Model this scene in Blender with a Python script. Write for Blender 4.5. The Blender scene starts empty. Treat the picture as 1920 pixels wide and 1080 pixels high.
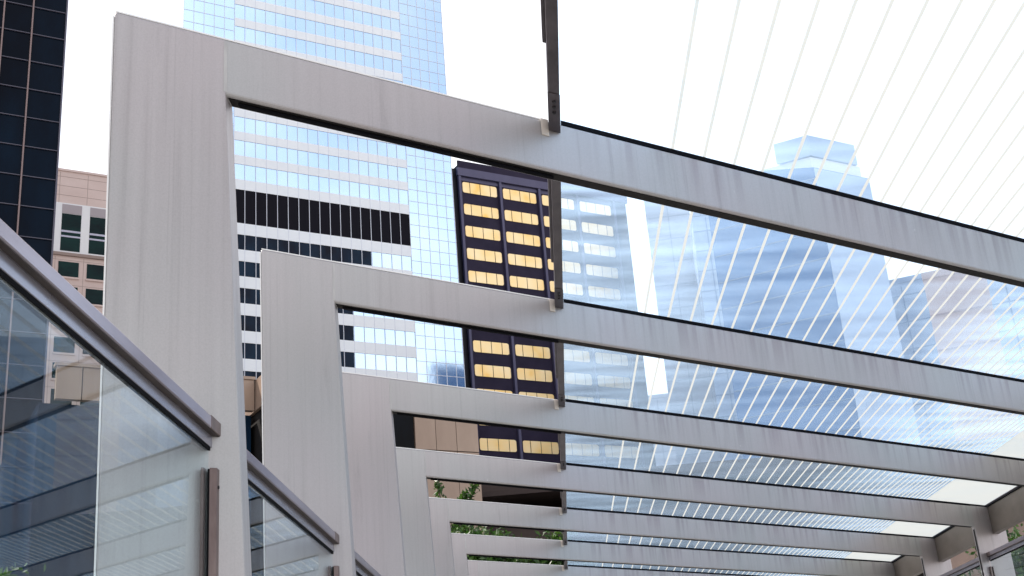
import bpy, bmesh, math, random
from mathutils import Vector, Matrix, noise

S = bpy.context.scene
COL = S.collection
EYE = 1.6                                   # eye height above the plaza
rad = math.radians

# ------------------------------------------------------------------ camera
cam = bpy.data.cameras.new('camera')
cam.sensor_width = 36.0
cam.lens = 43.61
cam.clip_start = 0.05
cam.clip_end = 6000
co = bpy.data.objects.new('camera', cam)
COL.objects.link(co)
R = Matrix(((0.9962147, 0.0855869, 0.0152063),
            (0.0444129, -0.3507630, -0.9354105),
            (-0.0747251, 0.9325450, -0.3532364)))
R = Matrix((R[0], R[1], R[2]))
M = R.to_4x4()
M.translation = Vector((0, 0, EYE))
co.matrix_world = M
S.camera = co

# ------------------------------------------------------------------ sky, sun, exposure
SUN_AZ, SUN_EL = rad(158), rad(50)          # azimuth measured from +X towards +Y
w = bpy.data.worlds.new('World')
S.world = w
w.use_nodes = True
nt = w.node_tree
nt.nodes.clear()
wo = nt.nodes.new('ShaderNodeOutputWorld')
bg = nt.nodes.new('ShaderNodeBackground')
sky = nt.nodes.new('ShaderNodeTexSky')
sky.sky_type = 'NISHITA'
sky.sun_disc = False
sky.sun_elevation = SUN_EL
sky.sun_rotation = math.pi / 2 - SUN_AZ
sky.air_density = 1.0
sky.dust_density = 3.0
sky.ozone_density = 1.0
# thin broken cloud over the blue: whiter where the cloud is thick
tc = nt.nodes.new('ShaderNodeTexCoord')
cn = nt.nodes.new('ShaderNodeTexNoise')
cn.inputs['Scale'].default_value = 1.6
cn.inputs['Detail'].default_value = 5
cr = nt.nodes.new('ShaderNodeValToRGB')
cr.color_ramp.elements[0].position = 0.36
cr.color_ramp.elements[0].color = (0.12, 0.12, 0.12, 1)
cr.color_ramp.elements[1].position = 0.62
cr.color_ramp.elements[1].color = (0.85, 0.85, 0.85, 1)
mx = nt.nodes.new('ShaderNodeMix')
mx.data_type = 'RGBA'
mx.inputs['B'].default_value = (9.5, 9.5, 9.7, 1)
bg.inputs['Strength'].default_value = 0.10
L = nt.links.new
L(tc.outputs['Generated'], cn.inputs['Vector'])
L(cn.outputs['Fac'], cr.inputs['Fac'])
L(cr.outputs['Color'], mx.inputs['Factor'])
L(sky.outputs['Color'], mx.inputs['A'])
L(mx.outputs['Result'], bg.inputs['Color'])
L(bg.outputs['Background'], wo.inputs['Surface'])

sun = bpy.data.lights.new('sun', 'SUN')
sun.energy = 4.6
sun.angle = rad(0.5)
sun.color = (1.0, 0.93, 0.84)
so = bpy.data.objects.new('sun', sun)
COL.objects.link(so)
sv = Vector((math.cos(SUN_AZ) * math.cos(SUN_EL), math.sin(SUN_AZ) * math.cos(SUN_EL), math.sin(SUN_EL)))
so.rotation_euler = sv.to_track_quat('Z', 'Y').to_euler()
so.location = sv * 300

S.view_settings.view_transform = 'Standard'
S.view_settings.look = 'None'
S.view_settings.exposure = 0.9
S.view_settings.gamma = 1.0
S.render.engine = 'CYCLES'
S.cycles.max_bounces = 10
S.cycles.transparent_max_bounces = 24

# ------------------------------------------------------------------ materials
def mat(name, col, rough=0.5, metal=0.0, spec=0.5):
    m = bpy.data.materials.new(name)
    m.use_nodes = True
    p = m.node_tree.nodes['Principled BSDF']
    p.inputs['Base Color'].default_value = (*col, 1)
    p.inputs['Roughness'].default_value = rough
    p.inputs['Metallic'].default_value = metal
    p.inputs['Specular IOR Level'].default_value = spec
    return m

def N(m, t, **kw):
    n = m.node_tree.nodes.new(t)
    for k, v in kw.items():
        setattr(n, k, v)
    return n

def lk(m, a, b):
    m.node_tree.links.new(a, b)

def coords(m, scale, rnd=False):
    t = N(m, 'ShaderNodeTexCoord')
    mp = N(m, 'ShaderNodeMapping')
    mp.inputs['Scale'].default_value = scale
    lk(m, t.outputs['Object'], mp.inputs['Vector'])
    if rnd:
        oi = N(m, 'ShaderNodeObjectInfo')
        mu = N(m, 'ShaderNodeMath', operation='MULTIPLY')
        mu.inputs[1].default_value = 37.0
        lk(m, oi.outputs['Random'], mu.inputs[0])
        cx = N(m, 'ShaderNodeCombineXYZ')
        lk(m, mu.outputs[0], cx.inputs['X'])
        lk(m, mu.outputs[0], cx.inputs['Y'])
        lk(m, cx.outputs[0], mp.inputs['Location'])
    return mp.outputs['Vector']

def noise_tex(m, scale, vec, s=1.0, detail=4, rough=0.55, rnd=False):
    n = N(m, 'ShaderNodeTexNoise')
    n.inputs['Scale'].default_value = s
    n.inputs['Detail'].default_value = detail
    n.inputs['Roughness'].default_value = rough
    lk(m, coords(m, scale, rnd), n.inputs['Vector'])
    return n.outputs['Fac']

def ramp(m, fac, stops):
    r = N(m, 'ShaderNodeValToRGB')
    e = r.color_ramp.elements
    while len(e) < len(stops):
        e.new(0.5)
    for i, (p, c) in enumerate(stops):
        e[i].position = p
        e[i].color = (*c, 1) if len(c) == 3 else c
    lk(m, fac, r.inputs['Fac'])
    return r.outputs['Color']

def mixc(m, fac, a, b, mode='MIX'):
    x = N(m, 'ShaderNodeMix', data_type='RGBA', blend_type=mode)
    for s, v in (('Factor', fac), ('A', a), ('B', b)):
        if isinstance(v, (int, float)):
            x.inputs[s].default_value = v
        elif isinstance(v, tuple):
            x.inputs[s].default_value = (*v, 1)
        else:
            lk(m, v, x.inputs[s])
    return x.outputs['Result']

def P(m):
    return m.node_tree.nodes['Principled BSDF']

def bump(m, fac, strength, dist):
    b = N(m, 'ShaderNodeBump')
    b.inputs['Strength'].default_value = strength
    b.inputs['Distance'].default_value = dist
    lk(m, fac, b.inputs['Height'])
    lk(m, b.outputs[0], P(m).inputs['Normal'])

DXF = 0.84463
def g(v):
    return (v, v, v)

def mottled(name, col, col2, scale, rough=0.5, metal=0.0, b=0.0, spec=0.5, lo=0.35, hi=0.65, rnd=True):
    m = mat(name, col, rough, metal, spec)
    f = noise_tex(m, scale, None, 1.0, 6, 0.6, rnd)
    lk(m, ramp(m, f, [(lo, col), (hi, col2)]), P(m).inputs['Base Color'])
    if b:
        bump(m, f, b, 0.01)
    return m

# silver-grey painted steel with rain streaks, a few blotches and painted-in frit shading
STEEL = mat('painted_steel', (0.4, 0.39, 0.4), 0.42, 0.35)
m = STEEL
streak = noise_tex(m, (34, 34, 0.5), None, 1.0, 5, 0.6, True)
broad = noise_tex(m, (0.7, 0.7, 0.45), None, 1.0, 3, 0.5, True)
fine = noise_tex(m, (160, 160, 160), None, 1.0, 2, 0.6)
dirt = noise_tex(m, (7, 7, 0.9), None, 1.0, 6, 0.7, True)
c0 = ramp(m, broad, [(0.36, (0.45, 0.408, 0.415)), (0.62, (0.425, 0.42, 0.418))])
c1 = mixc(m, 1.0, c0, ramp(m, streak, [(0.28, g(0.92)), (0.42, g(0.99)), (0.7, g(1.01))]), 'MULTIPLY')
c2 = mixc(m, 1.0, c1, ramp(m, dirt, [(0.26, g(0.86)), (0.40, g(1.0))]), 'MULTIPLY')
c3 = mixc(m, 1.0, c2, ramp(m, fine, [(0.35, g(0.95)), (0.6, g(1.02))]), 'MULTIPLY')
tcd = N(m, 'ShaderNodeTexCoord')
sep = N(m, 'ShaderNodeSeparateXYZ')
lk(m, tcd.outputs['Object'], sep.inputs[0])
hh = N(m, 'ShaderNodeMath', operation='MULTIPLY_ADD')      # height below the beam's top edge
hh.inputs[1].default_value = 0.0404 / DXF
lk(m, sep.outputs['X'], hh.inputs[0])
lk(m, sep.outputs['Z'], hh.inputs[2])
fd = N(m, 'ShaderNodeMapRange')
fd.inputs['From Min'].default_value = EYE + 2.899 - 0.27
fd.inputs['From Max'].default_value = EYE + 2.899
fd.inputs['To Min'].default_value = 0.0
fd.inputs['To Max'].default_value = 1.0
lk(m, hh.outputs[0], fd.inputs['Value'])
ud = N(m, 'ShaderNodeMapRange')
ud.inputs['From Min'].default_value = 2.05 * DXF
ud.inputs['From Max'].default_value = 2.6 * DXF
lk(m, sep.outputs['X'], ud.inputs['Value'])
frit_shade_n = noise_tex(m, (17, 17, 0.4), None, 1.0, 1, 0.5, True)  # frit stripe shading painted as dark streaks fading down the beam
frit_shade = ramp(m, frit_shade_n, [(0.38, g(0.8)), (0.52, g(0.0))])
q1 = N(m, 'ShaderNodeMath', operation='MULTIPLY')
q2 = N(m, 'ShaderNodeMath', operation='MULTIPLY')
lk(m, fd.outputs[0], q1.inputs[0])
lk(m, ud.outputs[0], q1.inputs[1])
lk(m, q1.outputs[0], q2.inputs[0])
lk(m, frit_shade, q2.inputs[1])
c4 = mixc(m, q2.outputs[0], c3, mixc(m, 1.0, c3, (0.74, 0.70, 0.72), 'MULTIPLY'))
lk(m, c4, P(m).inputs['Base Color'])
vo = N(m, 'ShaderNodeTexVoronoi')
vo.inputs['Scale'].default_value = 1.0
lk(m, coords(m, (4.2, 4.2, 4.2), True), vo.inputs['Vector'])
sp_ = ramp(m, vo.outputs['Distance'], [(0.015, g(0.35)), (0.035, g(0.0))])
fs = ramp(m, noise_tex(m, (85, 85, 0.9), None, 1.0, 3, 0.5, True), [(0.28, g(0.91)), (0.40, g(1.0))])
c5 = mixc(m, 1.0, c4, fs, 'MULTIPLY')
c6 = mixc(m, sp_, c5, (0.72, 0.71, 0.69))
lk(m, c6, P(m).inputs['Base Color'])
lk(m, ramp(m, streak, [(0.3, g(0.52)), (0.7, g(0.4))]), P(m).inputs['Roughness'])
bump(m, fine, 0.06, 0.002)

WELD = mottled('weld_filler', (0.40, 0.39, 0.39), (0.50, 0.49, 0.48), (30, 30, 6), 0.55, 0.1)
GASKET = mat('black_rubber', (0.006, 0.006, 0.008), 0.8, 0, 0.05)
CHANNEL = mat('dark_channel', (0.016, 0.014, 0.014), 0.7, 0, 0.15)
PURL = mottled('bronze_metal', (0.055, 0.045, 0.052), (0.10, 0.085, 0.095), (9, 5, 9), 0.45, 0.5)
RAIL = mottled('bronze_rail', (0.27, 0.225, 0.26), (0.42, 0.37, 0.41), (5, 0.8, 5), 0.28, 0.65)
CAPSHADE = mottled('shaded_bronze', (0.03, 0.022, 0.02), (0.06, 0.042, 0.036), (9, 3, 9), 0.6)  # bronze darkened to paint the shade beneath the rail cap
RAILB = mottled('blue_grey_rail', (0.30, 0.29, 0.34), (0.40, 0.385, 0.43), (4, 0.8, 4), 0.26, 0.65)
BROWN = mottled('brown_bracket', (0.13, 0.09, 0.085), (0.2, 0.15, 0.14), (14, 14, 4), 0.45, 0.4)
FASC = mottled('fascia_metal', (0.15, 0.125, 0.11), (0.21, 0.18, 0.16), (1.5, 1.5, 3), 0.5, 0.25)
TRIM = mat('white_trim', (0.85, 0.84, 0.83), 0.4)
TAB = mat('bright_tab', (0.75, 0.68, 0.6), 0.4, 0.2)
BOLT = mat('bolt_dark', (0.03, 0.027, 0.03), 0.4, 0.7)

def glass_mat(name, tint, film_col, film_lo, film_hi, graze, wave, gl_rough=0.0, scale=(1, 1, 1), back=1.0, roof=False):
    """thin glass: clear share, Fresnel reflection and a dust film; on roofs it also paints glare and ripples"""
    m = bpy.data.materials.new(name)
    m.use_nodes = True
    t = m.node_tree
    t.nodes.clear()
    out = t.nodes.new('ShaderNodeOutputMaterial')
    tr = t.nodes.new('ShaderNodeBsdfTransparent')
    tr.inputs['Color'].default_value = (*tint, 1)
    gl = t.nodes.new('ShaderNodeBsdfGlossy')
    gl.inputs['Roughness'].default_value = gl_rough
    gl.inputs['Color'].default_value = (0.95, 0.97, 1.0, 1)
    film = t.nodes.new('ShaderNodeBsdfTranslucent')
    film.inputs['Color'].default_value = (*film_col, 1)
    nz = noise_tex(m, scale, None, 1.0, 3, 0.5, True)
    if wave:
        b = t.nodes.new('ShaderNodeBump')
        b.inputs['Strength'].default_value = wave
        b.inputs['Distance'].default_value = 0.01
        lk(m, nz, b.inputs['Height'])
        lk(m, b.outputs[0], gl.inputs['Normal'])
    fa = t.nodes.new('ShaderNodeMapRange')
    fa.inputs['From Min'].default_value = 0.35
    fa.inputs['From Max'].default_value = 0.62
    fa.inputs['To Min'].default_value = film_lo
    fa.inputs['To Max'].default_value = film_hi
    lk(m, nz, fa.inputs['Value'])
    film_out = fa.outputs[0]
    if roof:
        # dust film thickened towards both edges and per pane (object colour) as painted glare
        tq = t.nodes.new('ShaderNodeTexCoord')
        sq = t.nodes.new('ShaderNodeSeparateXYZ')
        lk(m, tq.outputs['Object'], sq.inputs[0])
        mq = t.nodes.new('ShaderNodeMapRange')
        mq.inputs['From Min'].default_value = 2.0 * DXF
        mq.inputs['From Max'].default_value = 8.4 * DXF
        lk(m, sq.outputs['X'], mq.inputs['Value'])
        prof = ramp(m, mq.outputs[0], [(0.0, g(0.66)), (0.12, g(0.58)), (0.27, g(0.25)), (0.52, g(0.20)), (0.66, g(0.8)), (0.84, g(1.3))])
        oi = t.nodes.new('ShaderNodeObjectInfo')
        so_ = t.nodes.new('ShaderNodeSeparateColor')
        lk(m, oi.outputs['Color'], so_.inputs[0])
        a1 = t.nodes.new('ShaderNodeMath')
        a1.operation = 'MULTIPLY'
        lk(m, prof, a1.inputs[0])
        lk(m, so_.outputs[0], a1.inputs[1])
        a2 = t.nodes.new('ShaderNodeMath')
        a2.operation = 'MULTIPLY'
        lk(m, a1.outputs[0], a2.inputs[0])
        lk(m, film_out, a2.inputs[1])
        film_out = a2.outputs[0]
    lw = t.nodes.new('ShaderNodeLayerWeight')
    lw.inputs['Blend'].default_value = 0.5
    gm = t.nodes.new('ShaderNodeMath')
    gm.operation = 'POWER'
    gm.inputs[1].default_value = 2.0
    lk(m, lw.outputs['Facing'], gm.inputs[0])
    gx = t.nodes.new('ShaderNodeMath')
    gx.operation = 'MULTIPLY_ADD'
    gx.use_clamp = True
    gx.inputs[1].default_value = graze
    lk(m, gm.outputs[0], gx.inputs[0])
    lk(m, film_out, gx.inputs[2])
    m1 = t.nodes.new('ShaderNodeMixShader')
    lk(m, gx.outputs[0], m1.inputs['Fac'])
    lk(m, tr.outputs[0], m1.inputs[1])
    lk(m, film.outputs[0], m1.inputs[2])
    m2 = t.nodes.new('ShaderNodeMixShader')
    fm = t.nodes.new('ShaderNodeMath')
    fm.operation = 'MULTIPLY'
    fm.inputs[1].default_value = back
    p5 = t.nodes.new('ShaderNodeMath')
    p5.operation = 'POWER'
    p5.inputs[1].default_value = 5.0
    lk(m, lw.outputs['Facing'], p5.inputs[0])
    sc = t.nodes.new('ShaderNodeMath')
    sc.operation = 'MULTIPLY_ADD'
    sc.inputs[1].default_value = 0.9
    sc.inputs[2].default_value = 0.05
    lk(m, p5.outputs[0], sc.inputs[0])
    lk(m, sc.outputs[0], fm.inputs[0])
    lk(m, fm.outputs[0], m2.inputs['Fac'])
    lk(m, m1.outputs[0], m2.inputs[1])
    lk(m, gl.outputs[0], m2.inputs[2])
    lk(m, m2.outputs[0], out.inputs['Surface'])
    return m

ROOFGLASS = glass_mat('roof_glass', (0.86, 0.92, 0.98), (0.62, 0.80, 1.0), 0.045, 0.135, 0.075, 0.0, 0.03, (1.1, 6.0, 1), 0.22, True)
SCREENGLASS = glass_mat('screen_glass', (0.93, 0.975, 0.985), (0.7, 0.8, 0.85), 0.0, 0.0015, 0.001, 0.0, 0.0, (3, 3, 3), 0.55)

def frit_mat():
    m = bpy.data.materials.new('white_frit')
    m.use_nodes = True
    t = m.node_tree
    t.nodes.clear()
    out = t.nodes.new('ShaderNodeOutputMaterial')
    a = t.nodes.new('ShaderNodeBsdfTranslucent')
    a.inputs['Color'].default_value = (0.46, 0.415, 0.355, 1)
    b = t.nodes.new('ShaderNodeBsdfDiffuse')
    b.inputs['Color'].default_value = (0.55, 0.53, 0.49, 1)
    mxs = t.nodes.new('ShaderNodeMixShader')
    mxs.inputs['Fac'].default_value = 0.2
    lk(m, a.outputs[0], mxs.inputs[1])
    lk(m, b.outputs[0], mxs.inputs[2])
    lk(m, mxs.outputs[0], out.inputs['Surface'])
    return m
FRIT = frit_mat()

# ------------------------------------------------------------------ mesh helpers
def link(name, bm, mats, parent=None, loc=None):
    me = bpy.data.meshes.new(name)
    bmesh.ops.recalc_face_normals(bm, faces=bm.faces[:])
    bm.to_mesh(me)
    bm.free()
    for mm in (mats if isinstance(mats, (list, tuple)) else [mats]):
        me.materials.append(mm)
    o = bpy.data.objects.new(name, me)
    COL.objects.link(o)
    if parent is not None:
        o.parent = parent
    if loc is not None:
        o.location = loc
    return o

def tag(o, label=None, cat=None, group=None, kind=None):
    if label:
        o['label'] = label
    if cat:
        o['category'] = cat
    if group:
        o['group'] = group
    if kind:
        o['kind'] = kind
    return o

def thing(name, loc, label, cat, group=None):
    o = bpy.data.objects.new(name, None)
    o.empty_display_size = 0.2
    COL.objects.link(o)
    o.location = loc
    return tag(o, label, cat, group)

def hexa(bm, v, mi=0, bev=0.0):
    """eight corners: bottom ring 0-3, top ring 4-7"""
    vs = [bm.verts.new(p) for p in v]
    fs = [(0, 3, 2, 1), (4, 5, 6, 7), (0, 1, 5, 4), (1, 2, 6, 5), (2, 3, 7, 6), (3, 0, 4, 7)]
    ff = []
    for f in fs:
        q = bm.faces.new([vs[i] for i in f])
        q.material_index = mi
        ff.append(q)
    if bev:
        es = list({e for f in ff for e in f.edges})
        bmesh.ops.bevel(bm, geom=es, offset=bev, segments=2, profile=0.5, affect='EDGES', clamp_overlap=True)

def box(bm, x0, x1, y0, y1, z0, z1, mi=0, bev=0.0):
    hexa(bm, [(x0, y0, z0), (x1, y0, z0), (x1, y1, z0), (x0, y1, z0),
              (x0, y0, z1), (x1, y0, z1), (x1, y1, z1), (x0, y1, z1)], mi, bev)

def quad(bm, pts, mi=0):
    f = bm.faces.new([bm.verts.new(p) for p in pts])
    f.material_index = mi
    return f

# ------------------------------------------------------------------ the canopy
OX, OY = -1.563, 4.172                       # outer foot of the nearest frame's left column
DX, DY = 0.84463, 0.53534                    # direction of the frames (skewed to the walkway, which runs along Y)
BAY = 2.5
TH = 0.113                                   # frame thickness along the walkway
def uv(u, t=0.0):                            # frame coordinate -> local x, y (t along the walkway)
    return (u * DX, u * DY + t)
def ztop(u):
    return EYE + 2.899 - 0.0404 * u
def zbot(u):
    return EYE + 2.618 - 0.0409 * (u - 0.456)

def plate(poly, t0=0.0, t1=TH, bev=0.013, nobev=()):
    """polygon in (u, z) extruded along the walkway; edges lying at a u in nobev keep square"""
    bm = bmesh.new()
    a = [bm.verts.new((*uv(u, t0), z)) for u, z in poly]
    b = [bm.verts.new((*uv(u, t1), z)) for u, z in poly]
    bm.faces.new(a)
    bm.faces.new(b[::-1])
    n = len(poly)
    for i in range(n):
        bm.faces.new((a[i], b[i], b[(i + 1) % n], a[(i + 1) % n]))
    if bev:
        es = []
        for e in bm.edges:
            us = [v.co.x / DX for v in e.verts]
            if any(abs(us[0] - q) < 1e-3 and abs(us[1] - q) < 1e-3 for q in nobev):
                continue
            es.append(e)
        bmesh.ops.bevel(bm, geom=es, offset=bev, segments=3, profile=0.5, affect='EDGES', clamp_overlap=True)
    return bm

UL, UR = 0.456, 8.188
def make_frame():
    root = thing('portal_frame', (OX, OY, 0), 'x', 'portal frame', 'grey portal frames of the canopy')
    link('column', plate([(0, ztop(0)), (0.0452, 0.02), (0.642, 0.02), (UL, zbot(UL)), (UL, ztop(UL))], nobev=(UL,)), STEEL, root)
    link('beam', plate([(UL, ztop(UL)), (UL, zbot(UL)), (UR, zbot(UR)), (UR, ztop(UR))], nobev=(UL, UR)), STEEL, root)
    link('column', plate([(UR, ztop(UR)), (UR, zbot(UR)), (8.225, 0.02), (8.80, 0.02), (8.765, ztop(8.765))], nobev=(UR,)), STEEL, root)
    # base plates
    for a, b in ((0.0, 0.69), (8.18, 8.84)):
        bm = plate([(a, 0.0), (b, 0.0), (b, 0.019), (a, 0.019)], -0.05, TH + 0.05, 0.003)
        link('base_plate', bm, PURL, root)
    # ground weld over the joint of column and beam
    bm = plate([(UL - 0.007, ztop(UL) - 0.012), (UL - 0.008, zbot(UL) + 0.012), (UL + 0.009, zbot(UL) + 0.012), (UL + 0.007, ztop(UL) - 0.012)], -0.0012, 0.004, 0.001)
    link('weld_seam', bm, WELD, root)
    # recessed dark slot with a lamp rail under the beam
    bm = plate([(0.462, zbot(0.462) + 0.006), (0.462, zbot(0.462) - 0.003), (8.15, zbot(8.15) - 0.003), (8.15, zbot(8.15) + 0.006)], 0.024, TH - 0.02, 0)
    link('soffit_channel', bm, CHANNEL, root)
    bm = plate([(0.50, zbot(0.5) - 0.004), (0.50, zbot(0.5) - 0.016), (2.03, zbot(2.03) - 0.016), (2.03, zbot(2.03) - 0.004)], 0.04, 0.07, 0.003)
    link('lamp_rail', bm, GASKET, root)
    # black glazing seal on top of the beam
    bm = plate([(2.10, ztop(2.10)), (2.10, ztop(2.10) + 0.023), (8.5, ztop(8.5) + 0.023), (8.5, ztop(8.5))], 0.002, TH - 0.004, 0)
    link('glazing_seal', bm, GASKET, root)
    # white drip trim along the open top and outer edge
    bm = plate([(0.004, ztop(0) + 0.0005), (0.004, ztop(0) + 0.008), (2.02, ztop(2.02) + 0.008), (2.02, ztop(2.02) + 0.0005)], 0.006, TH - 0.006, 0.001)
    link('top_trim', bm, TRIM, root)
    bm = plate([(-0.0075, ztop(0) - 0.02), (0.0375, 0.03), (0.0445, 0.03), (-0.0005, ztop(0) - 0.02)], 0.006, TH - 0.006, 0.001)
    link('edge_trim', bm, TRIM, root)
    bm = plate([(8.1835, zbot(8.1835) - 0.03), (8.1885, zbot(8.1885) - 0.03), (8.2245, 0.05), (8.2195, 0.05)], 0.03, TH - 0.03, 0)
    link('side_channel', bm, CHANNEL, root)
    # bright tab holding the glass beam
    bm = plate([(1.985, ztop(1.985) - 0.085), (1.985, ztop(1.985) + 0.002), (2.027, ztop(2.027) + 0.002), (2.027, ztop(2.027) - 0.085)], -0.011, -0.001, 0.002)
    link('tab', bm, TAB, root)
    return root

def copy_tree(o, parent=None):
    c = o.copy()
    COL.objects.link(c)
    if parent is not None:
        c.parent = parent
    for ch in list(o.children):
        copy_tree(ch, c)
    return c

def span(bm, u0, u1, z0, z1, t0, t1, mi=0, bev=0.0, slope=False, xw=None):
    """bar along the walkway between skewed ends: t measured from the near frame's front plane at each u"""
    if xw is None:
        a, b = uv(u0, t0), uv(u1, t0)
        c, d = uv(u1, t1), uv(u0, t1)
    s0 = s1 = 0.0
    if slope:
        s0, s1 = -0.0404 * (u0), -0.0404 * (u1)
    hexa(bm, [(*a, z0 + s0), (*b, z0 + s1), (*c, z0 + s1), (*d, z0 + s0),
              (*a, z1 + s0), (*b, z1 + s1), (*c, z1 + s1), (*d, z1 + s0)], mi, bev)

T0, T1 = TH + 0.003, BAY - 0.003             # clear bay between two frames
ZT = EYE + 2.899

def make_purlin():
    root = thing('edge_purlin', (OX, OY - BAY, 0), 'x', 'glass edge beam', 'dark bars along the edge of the roof glass')
    bm = bmesh.new()
    span(bm, 2.030, 2.090, ZT - 0.052, ZT + 0.018, T0, T1, 0, 0.004, True)
    link('bar', bm, PURL, root)
    bm = bmesh.new()
    span(bm, 2.026, 2.092, ZT - 0.0555, ZT - 0.0522, T1 - 0.37, T1 - 0.004, 0, 0.001, True)
    link('end_plate', bm, PURL, root)
    for dt in (0.30, 0.25, 0.20):
        bm = bmesh.new()
        x, y = uv(2.06, T1 - dt)
        bmesh.ops.create_cone(bm, cap_ends=True, segments=10, radius1=0.008, radius2=0.010, depth=0.008,
                              matrix=Matrix.Translation((x, y, ZT - 0.0404 * 2.06 - 0.0595)))
        link('bolt', bm, BOLT, root)
    bm = bmesh.new()
    span(bm, 2.012, 2.0295, ZT - 0.020, ZT + 0.012, T0, T1 - 0.72, 0, 0.002, True)
    link('drip_flashing', bm, PURL, root)
    return root

def make_pane():
    root = thing('roof_glass_pane', (OX, OY - BAY, 0), 'x', 'roof glass', 'striped roof glass panes')
    zg = ZT + 0.0235
    bm = bmesh.new()
    span(bm, 2.095, 8.47, zg, zg + 0.012, 0.06, BAY + 0.05, 0, 0, True)
    link('glass', bm, ROOFGLASS, root)
    bm = bmesh.new()
    u = 2.765
    def strip(a, b):
        zz = zg - 0.0015
        quad(bm, [(*uv(a, 0.115), zz - 0.0404 * a), (*uv(b, 0.115), zz - 0.0404 * b),
                  (*uv(b, BAY), zz - 0.0404 * b), (*uv(a, BAY), zz - 0.0404 * a)])
    while u < 7.42:
        wd = 0.020 + 0.004 * max(0, (u - 4.5) / 3)
        strip(u - wd / 2, u + wd / 2)
        u += 0.196 - 0.0312 * (u - 2.95)
    strip(7.42, 8.46)
    link('frit_stripes', bm, FRIT, root)
    return root

def make_fascia():
    root = thing('edge_fascia', (OX, OY - BAY, 0), 'x', 'fascia', 'dark fascia boards at the far edge of the glass')
    bm = bmesh.new()
    span(bm, 8.503, 8.62, EYE + 2.215, EYE + 2.556, T0, T1, 0, 0.004)
    link('board', bm, FASC, root)
    bm = bmesh.new()
    span(bm, 8.480, 8.60, EYE + 2.5565, EYE + 2.574, T0, T1, 0, 0.002)
    link('glazing_bead', bm, GASKET, root)
    return root

def make_screen(side):
    L_ = side == 'left'
    root = thing('glass_screen', (OX, OY - BAY, 0), 'x', 'glass screen',
                 'glass screens along the left side' if L_ else 'glass screens along the right side')
    if L_:
        uc, z1, sg = 0.405, EYE + 1.229, 1
    else:
        uc, z1, sg = 8.345, EYE + 1.968, -1
    def sp(name, a, b, z0, z1_, m, bev=0.003, t0=T0, t1=T1, parent=root):
        lo, hi = sorted((uc + sg * a, uc + sg * b))
        bm = bmesh.new()
        span(bm, lo, hi, z0, z1_, t0, t1, 0, bev)
        return link(name, bm, m, parent)
    hr = sp('handrail', -0.05, 0.044, z1 - 0.047, z1, RAIL, 0.005)
    sp('end_sleeve', -0.052, 0.046, z1 - 0.0475, z1 + 0.0015, BROWN, 0.002, T1 - 0.125, T1 - 0.001, hr)
    sp('cap_shade_strip', 0.016, 0.041, z1 - 0.0495, z1 - 0.0472, CAPSHADE, 0.0, T0, T1, hr)  # dark strip added as painted shade under the cap
    sp('top_rail', -0.022, 0.014, z1 - 0.093, z1 - 0.0475, RAILB, 0.003)
    sp('seal', -0.008, 0.0125, z1 - 0.107, z1 - 0.0935, GASKET, 0.0, T0, T1 - 0.02)
    sp('pane', -0.006, 0.006, EYE - 1.42, z1 - 0.1075, SCREENGLASS, 0.0, T0 + 0.02, T1 - 0.02)
    sp('bottom_rail', -0.022, 0.018, EYE - 1.50, EYE - 1.421, RAIL, 0.003)
    for t0, t1 in ((T1 - 0.035, T1 - 0.001), (T0 + 0.001, T0 + 0.035)):
        b = sp('clip_post', 0.014, 0.042, EYE - 1.42, z1 - 0.172, BROWN, 0.002, t0, t1)
        sp('clip_seal', 0.0062, 0.0135, EYE - 1.42, z1 - 0.176, GASKET, 0.0, t0 + 0.004, t1, b)
        sp('back_clip', -0.018, -0.0062, EYE - 1.42, z1 - 0.172, BROWN, 0.002, t0, t1, b)
        for zz in (z1 - 0.24, z1 - 0.62):
            bm = bmesh.new()
            x, y = uv(uc + sg * 0.043, (t0 + t1) / 2)
            bmesh.ops.create_cone(bm, cap_ends=True, segments=10, radius1=0.007, radius2=0.006, depth=0.006,
                                  matrix=Matrix.Translation((x, y, zz)) @ Matrix.Rotation(rad(90), 4, 'Y'))
            link('bolt', bm, BOLT, b)
    return root

ORD = {-1: 'overhead', 0: 'nearest', 1: 'second', 2: 'third', 3: 'fourth', 4: 'fifth', 5: 'sixth', 6: 'seventh', 7: 'eighth'}
frame0 = make_frame()
FLAB = {
    -1: 'grey steel portal frame overhead, only a beam edge at the top right corner',
    0: 'largest grey steel portal frame, nearest of the row, rain streaks on its tall left column',
    1: 'second grey steel portal frame from the nearest, its corner against the blue glass tower',
    2: 'third grey steel portal frame from the nearest, beam crossing below the golden windows',
    3: 'fourth grey portal frame from the nearest, opening framing tan panels and golden windows',
    4: 'fifth grey portal frame from the nearest, opening framing a brown parapet and leafy twigs',
    5: 'sixth grey portal frame from the nearest, narrow opening filled with green leaves',
    6: 'seventh grey portal frame, lowest one cut by the bottom edge of the photo',
    7: 'last grey portal frame of the row, far end of the canopy behind the seventh'}
for n in range(-1, 8):
    o = frame0 if n == 0 else copy_tree(frame0)
    o.location = (OX, OY + BAY * n, 0)
    o['label'] = FLAB[n]

def series(proto, ns, labels):
    for i, n in enumerate(ns):
        o = proto if i == 0 else copy_tree(proto)
        o.location = (OX, OY + BAY * (n - 1), 0)
        o['label'] = labels(n)

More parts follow.
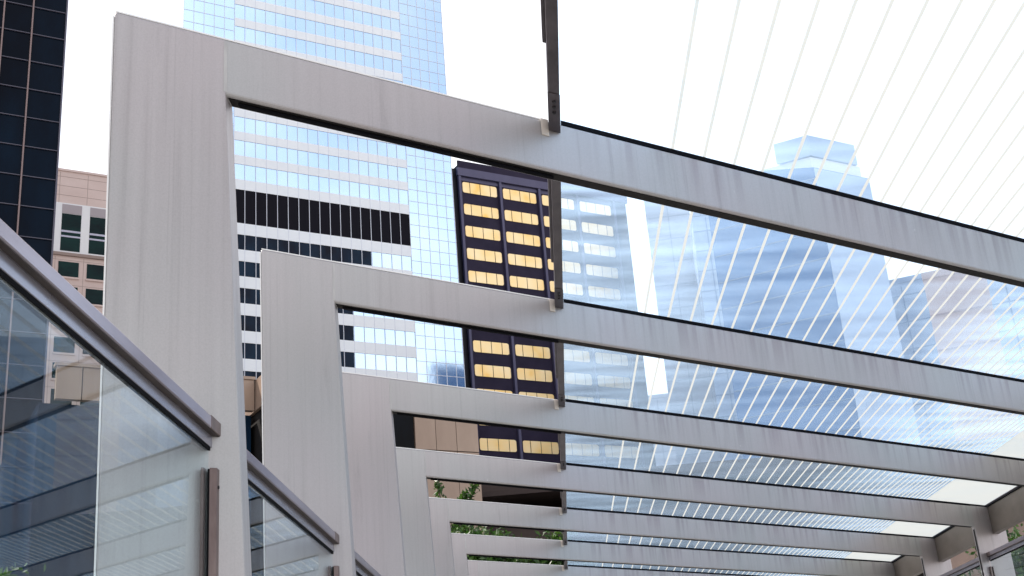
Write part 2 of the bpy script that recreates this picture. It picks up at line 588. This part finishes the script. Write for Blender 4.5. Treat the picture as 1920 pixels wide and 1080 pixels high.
series(make_purlin(), range(0, 8), lambda n: 'dark bronze bar bolted to the front of the %s portal frame' % ORD[n])
series(make_pane(), range(0, 8), lambda n: 'striped roof glass pane ending on top of the %s portal frame beam' % ORD[n])
GLARE = {0: 3.0, 1: 2.2, 2: 1.5, 3: 1.0, 4: 0.9, 5: 0.9, 6: 0.9, 7: 0.9}  # stronger veil on the nearer panes, painted in for sun glare
for o in bpy.data.objects:
    if o.name.split('.')[0] == 'glass' and o.parent:
        k = round((o.parent.location.y - OY) / BAY) + 1
        o.color = (GLARE[k], GLARE[k], GLARE[k], 1)
series(make_fascia(), range(1, 8), lambda n: 'dark fascia board meeting the right end of the %s portal frame' % ORD[n])
series(make_screen('left'), range(0, 7), lambda n: 'bronze railed glass screen butting against the left column of the %s portal frame' % ORD[n])
series(make_screen('right'), range(2, 8), lambda n: 'bronze railed glass screen butting against the right column of the %s portal frame' % ORD[n])

# ------------------------------------------------------------------ ground
gm = mottled('stone_paving', (0.22, 0.21, 0.2), (0.3, 0.29, 0.275), (0.6, 0.6, 0.6), 0.7)
br = N(gm, 'ShaderNodeTexBrick')
br.inputs['Scale'].default_value = 1.0
br.inputs['Color1'].default_value = (1, 1, 1, 1)
br.inputs['Color2'].default_value = (0.85, 0.85, 0.85, 1)
br.inputs['Mortar'].default_value = (0.45, 0.45, 0.45, 1)
lk(gm, coords(gm, (1, 1, 1)), br.inputs['Vector'])
src = P(gm).inputs['Base Color'].links[0].from_socket
lk(gm, mixc(gm, 1.0, src, br.outputs['Color'], 'MULTIPLY'), P(gm).inputs['Base Color'])
bm = bmesh.new()
quad(bm, [(-3000, -3000, 0), (3000, -3000, 0), (3000, 3000, 0), (-3000, 3000, 0)])
tag(link('ground', bm, gm), 'pale stone paving of the plaza under the canopy', 'ground', None, 'structure')

# ------------------------------------------------------------------ buildings: local frame a (along facade), b (depth away), z
CX, CY = 0.85664, 0.51591                    # direction of the city grid
class Site:
    def __init__(s, name, ox, oy, label, cat='building', d=(CX, CY), group=None):
        s.root = thing(name, (ox, oy, 0), label, cat, group)
        s.root.rotation_euler = (0, 0, math.atan2(d[1], d[0]))
    def part(s, name, bm, mats, parent=None):
        return link(name, bm, mats, parent or s.root)

def bx(*a, **k):
    bm = bmesh.new()
    box(bm, *a, **k)
    return bm

# ---- blue curtain wall tower
BLUE = mat('blue_coated_glass', (0.58, 0.77, 0.97), 0.10, 0.9)
f = noise_tex(BLUE, (0.05, 0.05, 0.05), None, 1.0, 4)
lk(BLUE, ramp(BLUE, f, [(0.35, (0.50, 0.69, 0.95)), (0.65, (0.62, 0.79, 0.97))]), P(BLUE).inputs['Base Color'])
bump(BLUE, noise_tex(BLUE, (0.35, 0.35, 0.2), None, 1.0, 3), 0.05, 0.3)
DKWIN = mottled('dark_window_and_reflection', (0.005, 0.006, 0.016), (0.008, 0.026, 0.055), (0.3, 0.3, 0.15), 0.06, 0.0, 0.0, 0.10)
MECH = mat('black_louvre_panel', (0.008, 0.007, 0.012), 0.6, 0, 0.08)
WHITE = mottled('white_spandrel', (0.87, 0.90, 0.94), (0.91, 0.93, 0.96), (0.4, 0.4, 0.4), 0.3)
GREYL = mat('mullion_grey', (0.74, 0.76, 0.84), 0.4, 0.1)
GROOVE = mat('groove_grey', (0.30, 0.28, 0.33), 0.6)
KA = 0.78
A0, A1, B0, B1, K = -9.55 * KA, 42.6 * KA, -0.2 * KA, 33.15 * KA, 1.952 * KA
st = Site('glass_tower', -49.84 * KA, 193.69 * KA, 'blue glass tower with white bands and a black double height floor')
ZB = lambda z: EYE + z * KA
TOP = 172.0
bands = []                                    # (z0, z1, kind) white bands
z = 97.89
ups = []
while z < TOP - 4:
    ups.append(z)
    z += 4.69
for zt in ups[1:]:
    bands.append((zt - 1.72, zt))
bands.append((95.93, 97.89))
bands.append((87.4, 89.54))
low = [87.4]
zt = 84.6
while zt > 3:
    bands.append((zt - 2.12, zt))
    zt -= 4.885
bands.sort()
st.part('core', bx(A0 + 0.05, A1 - 0.05, 0.35, 42, 0, ZB(TOP)), BLUE)
for z0, z1 in bands:
    st.part('spandrel_band', bx(B0, B1, -0.06, 0.34, ZB(z0), ZB(z1)), WHITE)
prev = -EYE
for z0, z1 in bands:
    lo, hi = prev, z0
    prev = z1
    if hi - lo < 0.5:
        continue
    if hi > 95 and lo < 95:
        st.part('louvre_band', bx(B0, B1, 0.02, 0.34, ZB(lo), ZB(hi)), MECH)
    elif hi < 90:
        # lower storeys: dark left bays paint the reflection of a dark building
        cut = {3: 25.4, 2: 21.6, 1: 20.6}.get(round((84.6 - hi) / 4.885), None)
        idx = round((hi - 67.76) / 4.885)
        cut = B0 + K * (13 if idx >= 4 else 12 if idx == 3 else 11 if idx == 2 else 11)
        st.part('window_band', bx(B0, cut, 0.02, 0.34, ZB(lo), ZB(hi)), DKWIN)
        st.part('window_band', bx(cut, B1, 0.02, 0.34, ZB(lo), ZB(hi)), BLUE)
    else:
        st.part('window_band', bx(B0, B1, 0.02, 0.34, ZB(lo), ZB(hi)), BLUE)
st.part('window_band', bx(B0, B1, 0.02, 0.34, ZB(prev), ZB(TOP)), BLUE)
for a, b in ((A0, B0), (B1, A1)):
    st.part('corner_glazing', bx(a, b, 0.01, 0.34, 0, ZB(TOP)), BLUE)
bm = bmesh.new()
a = B0
while a <= B1 + 0.1:
    box(bm, a - 0.035, a + 0.035, -0.09, 0.015, 0.0, ZB(TOP) - 0.1)
    a += (B1 - B0) / 17
st.part('mullion_grid', bm, GREYL)
bm = bmesh.new()
for a0, a1, k in ((A0, B0, 5), (B1, A1, 5)):
    for i in range(k + 1):
        a = a0 + (a1 - a0) * i / k if a0 < 0 else min(a0 + i * 1.96 * KA, a1)
        if abs(a - B0) < 0.1 or abs(a - B1) < 0.1:
            continue
        box(bm, a - 0.04, a + 0.04, -0.04, 0.0, 0.0, ZB(TOP) - 0.2)
    z = 2.0
    while z < TOP:
        for dz in (0, 2.42):
            box(bm, min(a0, a1) + 0.02, max(a0, a1) - 0.07, -0.03, 0.004, ZB(z + dz) - 0.035, ZB(z + dz) + 0.035)
        z += 4.84
st.part('corner_mullions', bm, GREYL)
st.part('roof', bx(A0 + 1, A1 - 1, 1.5, 41, ZB(TOP) + 0.02, ZB(TOP) + 2.5), GREYL)

# ---- dark tower with golden rounded windows
NAVY = mottled('dark_plum_cladding', (0.022, 0.016, 0.036), (0.032, 0.024, 0.048), (0.3, 0.3, 0.3), 0.6, 0.0, 0, 0.15)
NAVY2 = mottled('plum_pier', (0.075, 0.066, 0.125), (0.095, 0.085, 0.15), (0.3, 0.3, 0.1), 0.45, 0.2)
def gold_mat():
    m = mat('gold_coated_glass', (1.0, 0.74, 0.34), 0.42, 0.7)
    f = noise_tex(m, (0.33, 0.33, 0.35), None, 1.0, 1, 0.5, True)
    c = ramp(m, f, [(0.24, (0.95, 0.58, 0.17)), (0.34, (0.95, 0.66, 0.29)), (0.52, (0.95, 0.70, 0.36)), (0.74, (0.95, 0.74, 0.44))])
    lk(m, c, P(m).inputs['Base Color'])
    em = P(m).inputs
    lk(m, c, em['Emission Color'])
    em['Emission Strength'].default_value = 0.03  # faint glow added to brighten the coated panes
    return m
GOLD = gold_mat()
KB = 1.65
st = Site('golden_window_tower', -5.75 * KB, 109.85 * KB, 'dark plum tower with rows of golden round cornered windows')
zb = lambda z: EYE + z * KB
AW = 19.3 * KB
st.part('wall', bx(-0.28 * KB, AW, 0.3, 30, 0, zb(55.0)), NAVY)
st.part('corner_recess', bx(-1.30 * KB, -0.285 * KB, 0.9, 28, 0, zb(54.6)), mat('recess_black', (0.012, 0.010, 0.018), 0.5))
st.part('cornice', bx(-0.6 * KB, AW + 0.1, -0.25, 0.29, zb(53.62), zb(54.45)), NAVY2)
st.part('parapet', bx(-0.45 * KB, AW + 0.05, 0.0, 0.295, zb(54.455), zb(55.3)), NAVY)
ncol, pitch_a, pitch_z = 4, 4.50 * KB, 2.344 * KB
def rounded(bm, x0, x1, z0, z1, r, y, mi, left, right):
    pts = []
    def arc(cx, cz, a0):
        for i in range(5):
            t = a0 + math.pi / 2 * i / 4
            pts.append((cx + r * math.cos(t), y, cz + r * math.sin(t)))
    if right:
        arc(x1 - r, z1 - r, 0)
    else:
        pts.append((x1, y, z1))
    if left:
        arc(x0 + r, z1 - r, math.pi / 2)
        arc(x0 + r, z0 + r, math.pi)
    else:
        pts.append((x0, y, z1))
        pts.append((x0, y, z0))
    if right:
        arc(x1 - r, z0 + r, 3 * math.pi / 2)
    else:
        pts.append((x1, y, z0))
    vs = [bm.verts.new(p) for p in pts]
    f = bm.faces.new(vs)
    f.material_index = mi
    ex = bmesh.ops.extrude_face_region(bm, geom=[f])
    for v in ex['geom']:
        if isinstance(v, bmesh.types.BMVert):
            v.co.y += 0.12
def window_mesh():
    bm = bmesh.new()
    w_, h_ = 3.80 * KB, 1.13 * KB
    xs = [0, 0.80 * KB, 1.93 * KB, 3.06 * KB, w_]
    for i in range(4):
        rounded(bm, xs[i] + (0.06 if i else 0), xs[i + 1] - (0.06 if i < 3 else 0), 0, h_, 0.20 * KB, 0, 0, i == 0, i == 3)
    return bm
wproto = None
for c in range(ncol + 1):
    for r in range(15):
        if c == ncol:
            continue
        x, zz = c * pitch_a, zb(51.95) - r * pitch_z
        if wproto is None:
            wproto = st.part('window', window_mesh(), GOLD)
            wo_ = wproto
        else:
            wo_ = wproto.copy()
            COL.objects.link(wo_)
        wo_.location = (x, 0.22, zz)
for c in range(ncol + 1):
    x = c * pitch_a - 0.36 * KB
    bm = bmesh.new()
    box(bm, x - 0.13 * KB, x + 0.13 * KB, -0.18, 0.298, 0, zb(53.6))
    st.part('pier', bm, NAVY2)
bm = bmesh.new()
for c in range(ncol):
    x = c * pitch_a
    box(bm, x - 0.2 * KB, x + 3.98 * KB, 0.20, 0.297, zb(53.2), zb(53.6))
st.part('top_panel', bm, NAVY2)

# ---- dark glass tower at the left edge
DG = mottled('black_blue_glass', (0.001, 0.003, 0.009), (0.002, 0.009, 0.022), (0.25, 0.25, 0.12), 0.05, 0.0, 0.06, 0.06)
PINKM = mat('pale_mullion', (0.24, 0.165, 0.16), 0.5)
THINM = mat('thin_grey_mullion', (0.09, 0.085, 0.12), 0.5)
KD = 1.5
st = Site('dark_glass_tower', -23.24 * KD, 55.32 * KD, 'black glass tower with pale mullions at the left edge of the photo')
zd = lambda z: EYE + z * KD
st.part('wall', bx(-16 * KD, 0, 0.1, 30, 0, zd(62)), DG)
i = 0
for k in range(12):
    x = -1.68 * KD - k * 1.40 * KD
    st.part('mullion', bx(x - 0.035 * KD, x + 0.035 * KD, -0.12, 0.09, 0, zd(61.8)), PINKM)
st.part('corner_trim', bx(-0.05 * KD, 0.03 * KD, -0.06, 0.095, 0, zd(61.9)), THINM)
bm = bmesh.new()
z = 1.0
while z < 61:
    box(bm, -15.9 * KD, -0.06 * KD, -0.03, 0.098, zd(z) - 0.02 * KD, zd(z) + 0.015 * KD)
    z += 1.632
st.part('transoms', bm, THINM)
st.part('roof_plant', bx(-12 * KD, -3 * KD, 6, 20, zd(62) + 0.02, zd(64)), THINM)

# ---- tan and white office block
TAN = mottled('tan_stone', (0.68, 0.52, 0.47), (0.74, 0.58, 0.53), (0.15, 0.15, 0.4), 0.7)
WSTONE = mottled('white_stone', (0.84, 0.82, 0.83), (0.88, 0.86, 0.86), (0.3, 0.3, 0.3), 0.6)
GRNWIN = mottled('green_black_window', (0.002, 0.009, 0.013), (0.004, 0.030, 0.028), (0.25, 0.25, 0.4), 0.08, 0, 0, 0.10)
JOINT = mat('stone_joint', (0.34, 0.25, 0.22), 0.8)
LILAC = mat('lilac_window_frame', (0.55, 0.53, 0.66), 0.5)
KE = 1.6
st = Site('office_block', -36.9 * KE, 87.54 * KE, 'tan and white stone office block with green windows behind the nearest left column')
ze = lambda z: EYE + z * KE
AE0, AE1 = -1.5 * KE, 10.0 * KE
st.part('upper_wall', bx(AE0, AE1, 0.3, 20, ze(43.72), ze(46.5)), TAN)
st.part('white_storey', bx(AE0, AE1, 0.25, 20.05, ze(39.45), ze(43.715)), WSTONE)
st.part('lower_wall', bx(AE0, AE1, 0.3, 20, 0, ze(39.20)), TAN)
st.part('string_course', bx(AE0, AE1 + 0.05, 0.02, 20.1, ze(39.205), ze(39.445)), JOINT)
st.part('cornice', bx(AE0, AE1 + 0.1, 0.15, 20.2, ze(46.5) + 0.003, ze(46.68)), TAN)
for k in range(5):
    x0, x1 = (0.68 + 2.14 * k) * KE, (0.68 + 2.14 * k + 1.48) * KE
    wd = st.part('window', bx(x0, x1, 0.235, 0.30, ze(39.62), ze(42.8)), GRNWIN)
    bm = bmesh.new()
    box(bm, x0 + 0.01, x1 - 0.01, 0.18, 0.234, ze(41.20), ze(41.36))
    box(bm, x0 + 0.01, x1 - 0.01, 0.18, 0.234, ze(40.78), ze(40.92))
    st.part('rail', bm, LILAC, wd)
    st.part('lintel_panel', bx(x0 - 0.02, x1 + 0.02, 0.215, 0.249, ze(42.83), ze(43.6)), mat('dusty_lintel', (0.42, 0.36, 0.38), 0.7) if k == 0 else bpy.data.materials['dusty_lintel'])
    for r in range(16):
        z0 = 37.5 - r * 2.07
        wd = st.part('window', bx(x0 - 0.08, x1, 0.26, 0.36, ze(z0), ze(z0 + 1.22)), GRNWIN)
        st.part('sill', bx(x0 - 0.15, x1 + 0.1, 0.12, 0.299, ze(z0) - 0.3, ze(z0) - 0.08), TAN, wd)
bm = bmesh.new()
for zz in (46.0, 45.2, 44.4):
    box(bm, AE0, AE1, 0.285, 0.3, ze(zz), ze(zz) + 0.035)
for k in range(6):
    x = (-0.33 + 2.14 * k + 0.72) * KE
    box(bm, x - 0.02, x + 0.02, 0.285, 0.3, ze(43.75), ze(46.4))
for r in range(14):
    zz = 39.0 - r * 2.07
    box(bm, AE0, AE1, 0.285, 0.3, ze(zz - 0.15), ze(zz - 0.15) + 0.035)
for k in range(6):
    x = (-0.33 + 2.14 * k + 0.70) * KE
    box(bm, x - 0.02, x + 0.02, 0.286, 0.3, 3, ze(39.1))
st.part('stone_joints', bm, JOINT)

# ---- low brown panel building
BPAN = mottled('brown_panel', (0.27, 0.19, 0.145), (0.36, 0.265, 0.205), (0.5, 0.5, 0.15), 0.4, 0.3)
BLK = mottled('black_window', (0.003, 0.003, 0.004), (0.006, 0.008, 0.012), (0.5, 0.5, 0.2), 0.06, 0, 0, 0.06)
KF = 1.5
st = Site('panelled_hall', -2.5 * KF, 34.91 * KF, 'low brown panelled building behind the canopy, black windows under its band')
zf = lambda z: EYE + z * KF
# right block, nearer
xs = [-1.31, -0.655, 0.0, 0.71]
for i in range(3):
    st.part('panel', bx(xs[i] * KF + 0.012, xs[i + 1] * KF - 0.012, 0.02, 0.2, zf(8.33) + 0.02, zf(10.0)), BPAN)
    st.part('panel', bx(xs[i] * KF + 0.012, xs[i + 1] * KF - 0.012, 0.02, 0.2, zf(5.3), zf(8.33) - 0.02), BPAN)
st.part('wall', bx(-5.0 * KF, 0.70 * KF, 0.21, 18, 0, zf(10.02)), CHANNEL)
st.part('window', bx(-4.95 * KF, -1.32 * KF, 0.1, 0.205, zf(5.3), zf(9.6)), BLK)
st.part('coping', bx(-5.02 * KF, 0.73 * KF, -0.04, 18.1, zf(10.02) + 0.005, zf(10.12)), BPAN)
# left wing set back behind it
B_ = 4.0
for i in range(8):
    x1 = -5.14 * KF - i * 0.69 * KF
    st.part('panel', bx(x1 - 0.69 * KF + 0.02, x1 - 0.02, B_, B_ + 0.3, EYE + 9.94 * KF, EYE + 10.86 * KF), BPAN)
st.part('coping', bx(-10.7 * KF, -5.13 * KF, B_ - 0.08, B_ + 0.4, EYE + 10.86 * KF + 0.004, EYE + 10.95 * KF), BPAN)
st.part('window_wall', bx(-11.0 * KF, -5.13 * KF, B_ + 0.6, 18, 0, EYE + 9.9 * KF), DKWIN)
CYAN = mat('cyan_coated_glass', (0.05, 0.42, 0.62), 0.08, 0.6)
st.part('side_pane', bx(-5.52 * KF, -5.40 * KF, B_ + 0.5, B_ + 0.59, 2, EYE + 9.7 * KF), CYAN)
st.part('return_wall', bx(-5.12 * KF, -5.02 * KF, 0.22, 18, EYE + 9.94 * KF, EYE + 10.86 * KF), BPAN)

# ---- concrete garage with a brown parapet
GCON = mottled('brown_concrete', (0.05, 0.033, 0.030), (0.08, 0.054, 0.047), (0.3, 0.6, 0.6), 0.8)
st = Site('parking_garage', -2.4, 60.0, 'dark brown concrete parking deck to the right of the tan panels', 'garage', (1, 0))
st.part('parapet', bx(-4.0, 40, 0.0, 0.4, EYE + 12.15, EYE + 12.75), GCON)
st.part('ledge', bx(-4.0, 40, -0.25, 0.45, EYE + 11.9, EYE + 12.148), GCON)
st.part('back_wall', bx(-4.0, 40, 6, 20, 0, EYE + 12.9), mat('garage_dark', (0.02, 0.014, 0.012), 0.8))
st.part('lower_parapet', bx(-4.0, 40, 0.5, 0.8, EYE + 9.4, EYE + 10.9), GCON)
st.part('deck_slab', bx(-4.0, 40, 0.9, 5.9, EYE + 9.2, EYE + 9.5), GCON)
st.part('roof_slab', bx(-4.0, 40, 0.42, 5.98, EYE + 11.95, EYE + 12.1), GCON)
for k in range(5):
    st.part('pillar', bx(0.2 + 9 * k, 0.8 + 9 * k, 1.0, 1.6, 0, EYE + 9.19), GCON)

# ---- towers seen through the roof glass
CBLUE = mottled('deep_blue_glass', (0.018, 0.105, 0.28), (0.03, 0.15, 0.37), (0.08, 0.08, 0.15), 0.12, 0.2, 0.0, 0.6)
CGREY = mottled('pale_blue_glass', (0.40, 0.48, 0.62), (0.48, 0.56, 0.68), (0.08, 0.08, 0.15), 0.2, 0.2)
CLINE = mat('glass_joint', (0.16, 0.24, 0.38), 0.5)
def ray_xy(az, dist):
    return dist * math.cos(rad(az)), dist * math.sin(rad(az))
DC = 140.0
cx, cy = ray_xy(75.55, DC)
st = Site('chamfered_tower', cx, cy, 'deep blue glass tower with a stepped crown seen through the roof glass', 'building', (1, 0))
la, ra = rad(155.04), rad(31.06)
def prism(poly, z0, z1):
    bm = bmesh.new()
    a = [bm.verts.new((x, y, z0)) for x, y in poly]
    zs = z1 if isinstance(z1, (list, tuple)) else [z1] * len(poly)
    b = [bm.verts.new((x, y, zz)) for (x, y), zz in zip(poly, zs)]
    bm.faces.new(a)
    bmesh.ops.triangulate(bm, faces=[bm.faces.new(b[::-1])])
    for i in range(len(poly)):
        j = (i + 1) % len(poly)
        bm.faces.new((a[i], a[j], b[j], b[i]))
    return bm
def cpoly(o, wl, wr, dep):
    p0 = Vector((0, 0)) + Vector((0, o))
    pl = p0 + Vector((math.cos(la), math.sin(la))) * wl
    pr = p0 + Vector((math.cos(ra), math.sin(ra))) * wr
    pb = pl + Vector((math.cos(ra), math.sin(ra))) * dep
    pc = pr + Vector((math.cos(la), math.sin(la))) * dep * 0.4 + Vector((0, dep * 0.5))
    return [tuple(p) for p in (pl, p0, pr, pc, pb)]
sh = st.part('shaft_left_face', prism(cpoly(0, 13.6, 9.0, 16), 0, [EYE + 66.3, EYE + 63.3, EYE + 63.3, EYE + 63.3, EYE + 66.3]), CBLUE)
st.part('crown_band', prism(cpoly(0.5, 6.4, 8.0, 14), EYE + 0.4525 * DC, EYE + 0.464 * DC), WSTONE)
st.part('crown', prism(cpoly(0.2, 4.2, 7.6, 12), EYE + 0.4645 * DC, EYE + 0.484 * DC), CGREY)
# right face in paler glass, 3 cm proud
bm = bmesh.new()
u0 = Vector((math.cos(ra), math.sin(ra)))
nn = Vector((math.sin(ra), -math.cos(ra))) * 0.04
p1 = u0 * 0.05 + nn
p2 = u0 * 8.95 + nn
q1, q2 = p1 - nn * 0.9, p2 - nn * 0.9
hexa(bm, [(p1.x, p1.y, 0.1), (p2.x, p2.y, 0.1), (q2.x, q2.y, 0.1), (q1.x, q1.y, 0.1)] +
     [(p.x, p.y, EYE + 0.4515 * DC) for p in (p1, p2, q2, q1)])
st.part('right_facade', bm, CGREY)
bm = bmesh.new()
dl = Vector((math.cos(la), math.sin(la)))
nl = Vector((-math.sin(la), math.cos(la)))
nl = -nl if nl.y > 0 else nl
z = 4.0
while z < 0.45 * DC:
    p1, p2 = dl * 0.05 + nl * 0.05, dl * 13.5 + nl * 0.05
    q1, q2 = dl * 0.05 + nl * 0.005, dl * 13.5 + nl * 0.005
    hexa(bm, [(p.x, p.y, EYE + z) for p in (p1, p2, q2, q1)] + [(p.x, p.y, EYE + z + 0.12) for p in (p1, p2, q2, q1)])
    z += 3.4
st.part('floor_lines', bm, CLINE)

STONE = mottled('pale_stone', (0.52, 0.54, 0.60), (0.58, 0.60, 0.66), (0.2, 0.2, 0.2), 0.7)
def slab_tower(name, label, az0, az1, dist, tan_top, m, line_m, nz_, na, depth=18, d=(CX, CY), linew=0.16):
    x0, y0 = ray_xy(az0, dist)
    st = Site(name, x0, y0, label, 'building', d)
    n = Vector((-d[1], d[0]))
    # length along d so that the right edge falls on the ray at az1
    e = Vector((math.cos(rad(az1)), math.sin(rad(az1))))
    o = Vector((x0, y0))
    t = (o.dot(n)) / (e.dot(n))
    ln = (e * t - o).dot(Vector(d))
    zt = EYE + tan_top * dist
    st.part('wall', bx(0, ln, 0.05, depth, 0, zt), m)
    bm = bmesh.new()
    z = 3.0
    while z < zt - 0.5:
        box(bm, 0.02, ln - 0.02, 0.0, 0.045, z, z + linew)
        z += nz_
    st.part('floor_lines', bm, line_m)
    bm = bmesh.new()
    k = int(ln / na)
    for i in range(1, k):
        a = i * ln / k
        box(bm, a - linew / 2, a + linew / 2, -0.03, -0.002, 2.0, zt - 0.4)
    st.part('mullions', bm, line_m)
    st.part('parapet', bx(-0.05, ln + 0.05, -0.05, depth + 0.05, zt + 0.004, zt + 0.7), m)
    return st
slab_tower('stone_tower', 'pale grey stone tower beside the dark plum tower, seen through roof glass', 83.95, 81.8, 190, 0.455, STONE, mat('stone_line', (0.42, 0.44, 0.5), 0.7), 4.0, 3.5, 18, (0.9945, -0.1045))
slab_tower('grid_tower', 'pale blue tower with a fine window grid beside the stone tower', 81.75, 80.4, 175, 0.425, CGREY, CLINE, 3.2, 1.6, 16, (0.9945, -0.1045))
slab_tower('blue_office', 'long pale blue office building at the far right behind the roof glass', 73.7, 55, 160, 0.335, CGREY, CLINE, 3.6, 3.0, 14, (0.92, -0.392))
slab_tower('far_block', 'low pale grey block filling the foot of the bright gap beside the plum tower', 86.5, 82.5, 240, 0.268, STONE, bpy.data.materials['stone_line'], 4.0, 3.5, 16, (0.9945, -0.1045))
PINK = mottled('pink_stone', (0.60, 0.42, 0.38), (0.66, 0.48, 0.44), (0.2, 0.2, 0.2), 0.7)
slab_tower('pink_block', 'pink stone block seen blurred through the striped roof glass', 71.6, 68.9, 120, 0.335, PINK, mat('pink_line', (0.45, 0.3, 0.28), 0.7), 3.5, 3.0, 12, (0.94, -0.342))

# ------------------------------------------------------------------ trees
LEAF = bpy.data.materials.new('green_leaf')
LEAF.use_nodes = True
m = LEAF
p = P(m)
p.inputs['Roughness'].default_value = 0.45
f = noise_tex(m, (3, 3, 3), None, 1.0, 3)
lc = ramp(m, f, [(0.3, (0.009, 0.032, 0.005)), (0.5, (0.026, 0.072, 0.009)), (0.72, (0.085, 0.155, 0.022))])
lk(m, lc, p.inputs['Base Color'])
tl = N(m, 'ShaderNodeBsdfTranslucent')
lk(m, lc, tl.inputs['Color'])
ms = N(m, 'ShaderNodeMixShader')
ms.inputs['Fac'].default_value = 0.35
out = [n for n in m.node_tree.nodes if n.type == 'OUTPUT_MATERIAL'][0]
lk(m, p.outputs[0], ms.inputs[1])
lk(m, tl.outputs[0], ms.inputs[2])
lk(m, ms.outputs[0], out.inputs['Surface'])
BARK = mottled('bark', (0.07, 0.05, 0.035), (0.12, 0.09, 0.065), (8, 8, 2), 0.85)

def limb(bm, p, q, r0, r1, seg=7):
    d = (q - p)
    ln = d.length
    rot = d.to_track_quat('Z', 'Y').to_matrix().to_4x4()
    bmesh.ops.create_cone(bm, cap_ends=True, segments=seg, radius1=r0, radius2=r1, depth=ln,
                          matrix=Matrix.Translation((p + q) / 2) @ rot)

def tree(x, y, h, cr, cz, label, seed, nclump=60, per=34, leaf=0.09, sprigs=(), group='trees beyond the canopy'):
    rnd = random.Random(seed)
    root = thing('tree', (x, y, 0), label, 'tree', group)
    bm = bmesh.new()
    top = Vector((rnd.uniform(-.2, .2), rnd.uniform(-.2, .2), cz))
    limb(bm, Vector((0, 0, 0)), top, 0.16, 0.09, 9)
    ends = []
    clumps = []
    for i in range(9):
        a = i * 2.4 + rnd.uniform(-.3, .3)
        q = Vector((math.cos(a) * cr[0] * 0.6, math.sin(a) * cr[1] * 0.6, cz + rnd.uniform(-0.3, 0.65) * cr[2]))
        limb(bm, top * rnd.uniform(0.7, 1.0), q, 0.06, 0.02)
        ends.append(q)
    bl = bmesh.new()
    def leafq(c, s):
        n = Vector((rnd.gauss(0, 1), rnd.gauss(0, 1), rnd.gauss(0.4, 1))).normalized()
        t = n.orthogonal().normalized()
        t.rotate(Matrix.Rotation(rnd.uniform(0, 6.28), 3, n))
        b = n.cross(t)
        s *= rnd.uniform(0.6, 1.25)
        vs = [bl.verts.new(c + v) for v in (-t * s, b * s * 0.42 + n * s * 0.12, t * s, -b * s * 0.42 + n * s * 0.12)]
        bl.faces.new(vs)
    for i in range(nclump):
        while True:
            v = Vector((rnd.uniform(-1, 1), rnd.uniform(-1, 1), rnd.uniform(-1, 1)))
            if v.length < 1:
                break
        v = v * (0.65 + 0.35 * rnd.random())
        c = Vector((v.x * cr[0], v.y * cr[1], cz + v.z * cr[2]))
        rr = rnd.uniform(0.16, 0.36)
        for k in range(per):
            leafq(c + Vector((rnd.gauss(0, rr * .6), rnd.gauss(0, rr * .6), rnd.gauss(0, rr * .5))), leaf)
    for (p0, p1) in sprigs:
        p0, p1 = Vector(p0), Vector(p1)
        limb(bm, p0, p1, 0.03, 0.008)
        for k in range(150):
            t = rnd.random()
            c = p0.lerp(p1, t)
            leafq(c + Vector((rnd.gauss(0, .11), rnd.gauss(0, .11), rnd.gauss(0, .08))) * (1.15 - 0.75 * t), leaf)
    link('trunk', bm, BARK, root)
    link('crown', bl, LEAF, root)
    return root

def at(sx, dist):                             # x = sx * y
    return sx * dist, dist
x, y = at(-0.068, 28)
tree(x, y, 6, (1.15, 1.1, 1.35), EYE + 3.65, 'leafy tree with two twigs rising in front of the tan panels', 3, 190, 52, 0.085,
     sprigs=[((-0.4, 0, EYE + 4.7), (-0.62, 0, EYE + 6.05)), ((-0.15, 0, EYE + 4.6), (0.32, -0.1, EYE + 6.1)), ((-0.1, 0, EYE + 4.9), (0.02, -0.1, EYE + 5.7))])
x, y = at(-0.046, 27)
tree(x, y, 6, (0.95, 0.9, 1.45), EYE + 3.45, 'bushy green tree right of the twiggy one, behind the canopy', 5, 150, 52, 0.085)
x, y = at(0.004, 27.5)
tree(x, y, 6, (0.75, 0.9, 1.3), EYE + 3.35, 'bushy green tree standing just left of the dark roof bars', 8, 130, 52, 0.085)
x, y = at(-0.02, 29.5)
tree(x, y, 6, (1.5, 0.7, 1.2), EYE + 2.9, 'lower dark green tree between the two bushy ones', 12, 200, 52, 0.085)
x, y = at(0.366, 24)
tree(x, y, 6, (1.3, 1.3, 1.2), EYE + 2.3, 'small green tree above the glass screen on the right', 21, 90, 44, 0.08, group='trees beside the canopy')
x, y = at(-0.44, 12.5)
tree(x, y, 4, (0.75, 0.75, 0.75), EYE + 1.42, 'small bushy tree seen through the glass screen at the lower left', 33, 60, 44, 0.06, group='trees beside the canopy')

# low dark building to the right behind the screens
st = Site('side_building', 11.5, 30.0, 'dark brown low building behind the screens on the right', 'building', (1, 0))
st.part('wall', bx(0, 30, 0, 8, 0, EYE + 4.7), GCON)
st.part('roof_edge', bx(-0.1, 30.1, -0.15, 8.1, EYE + 4.704, EYE + 4.95), CHANNEL)
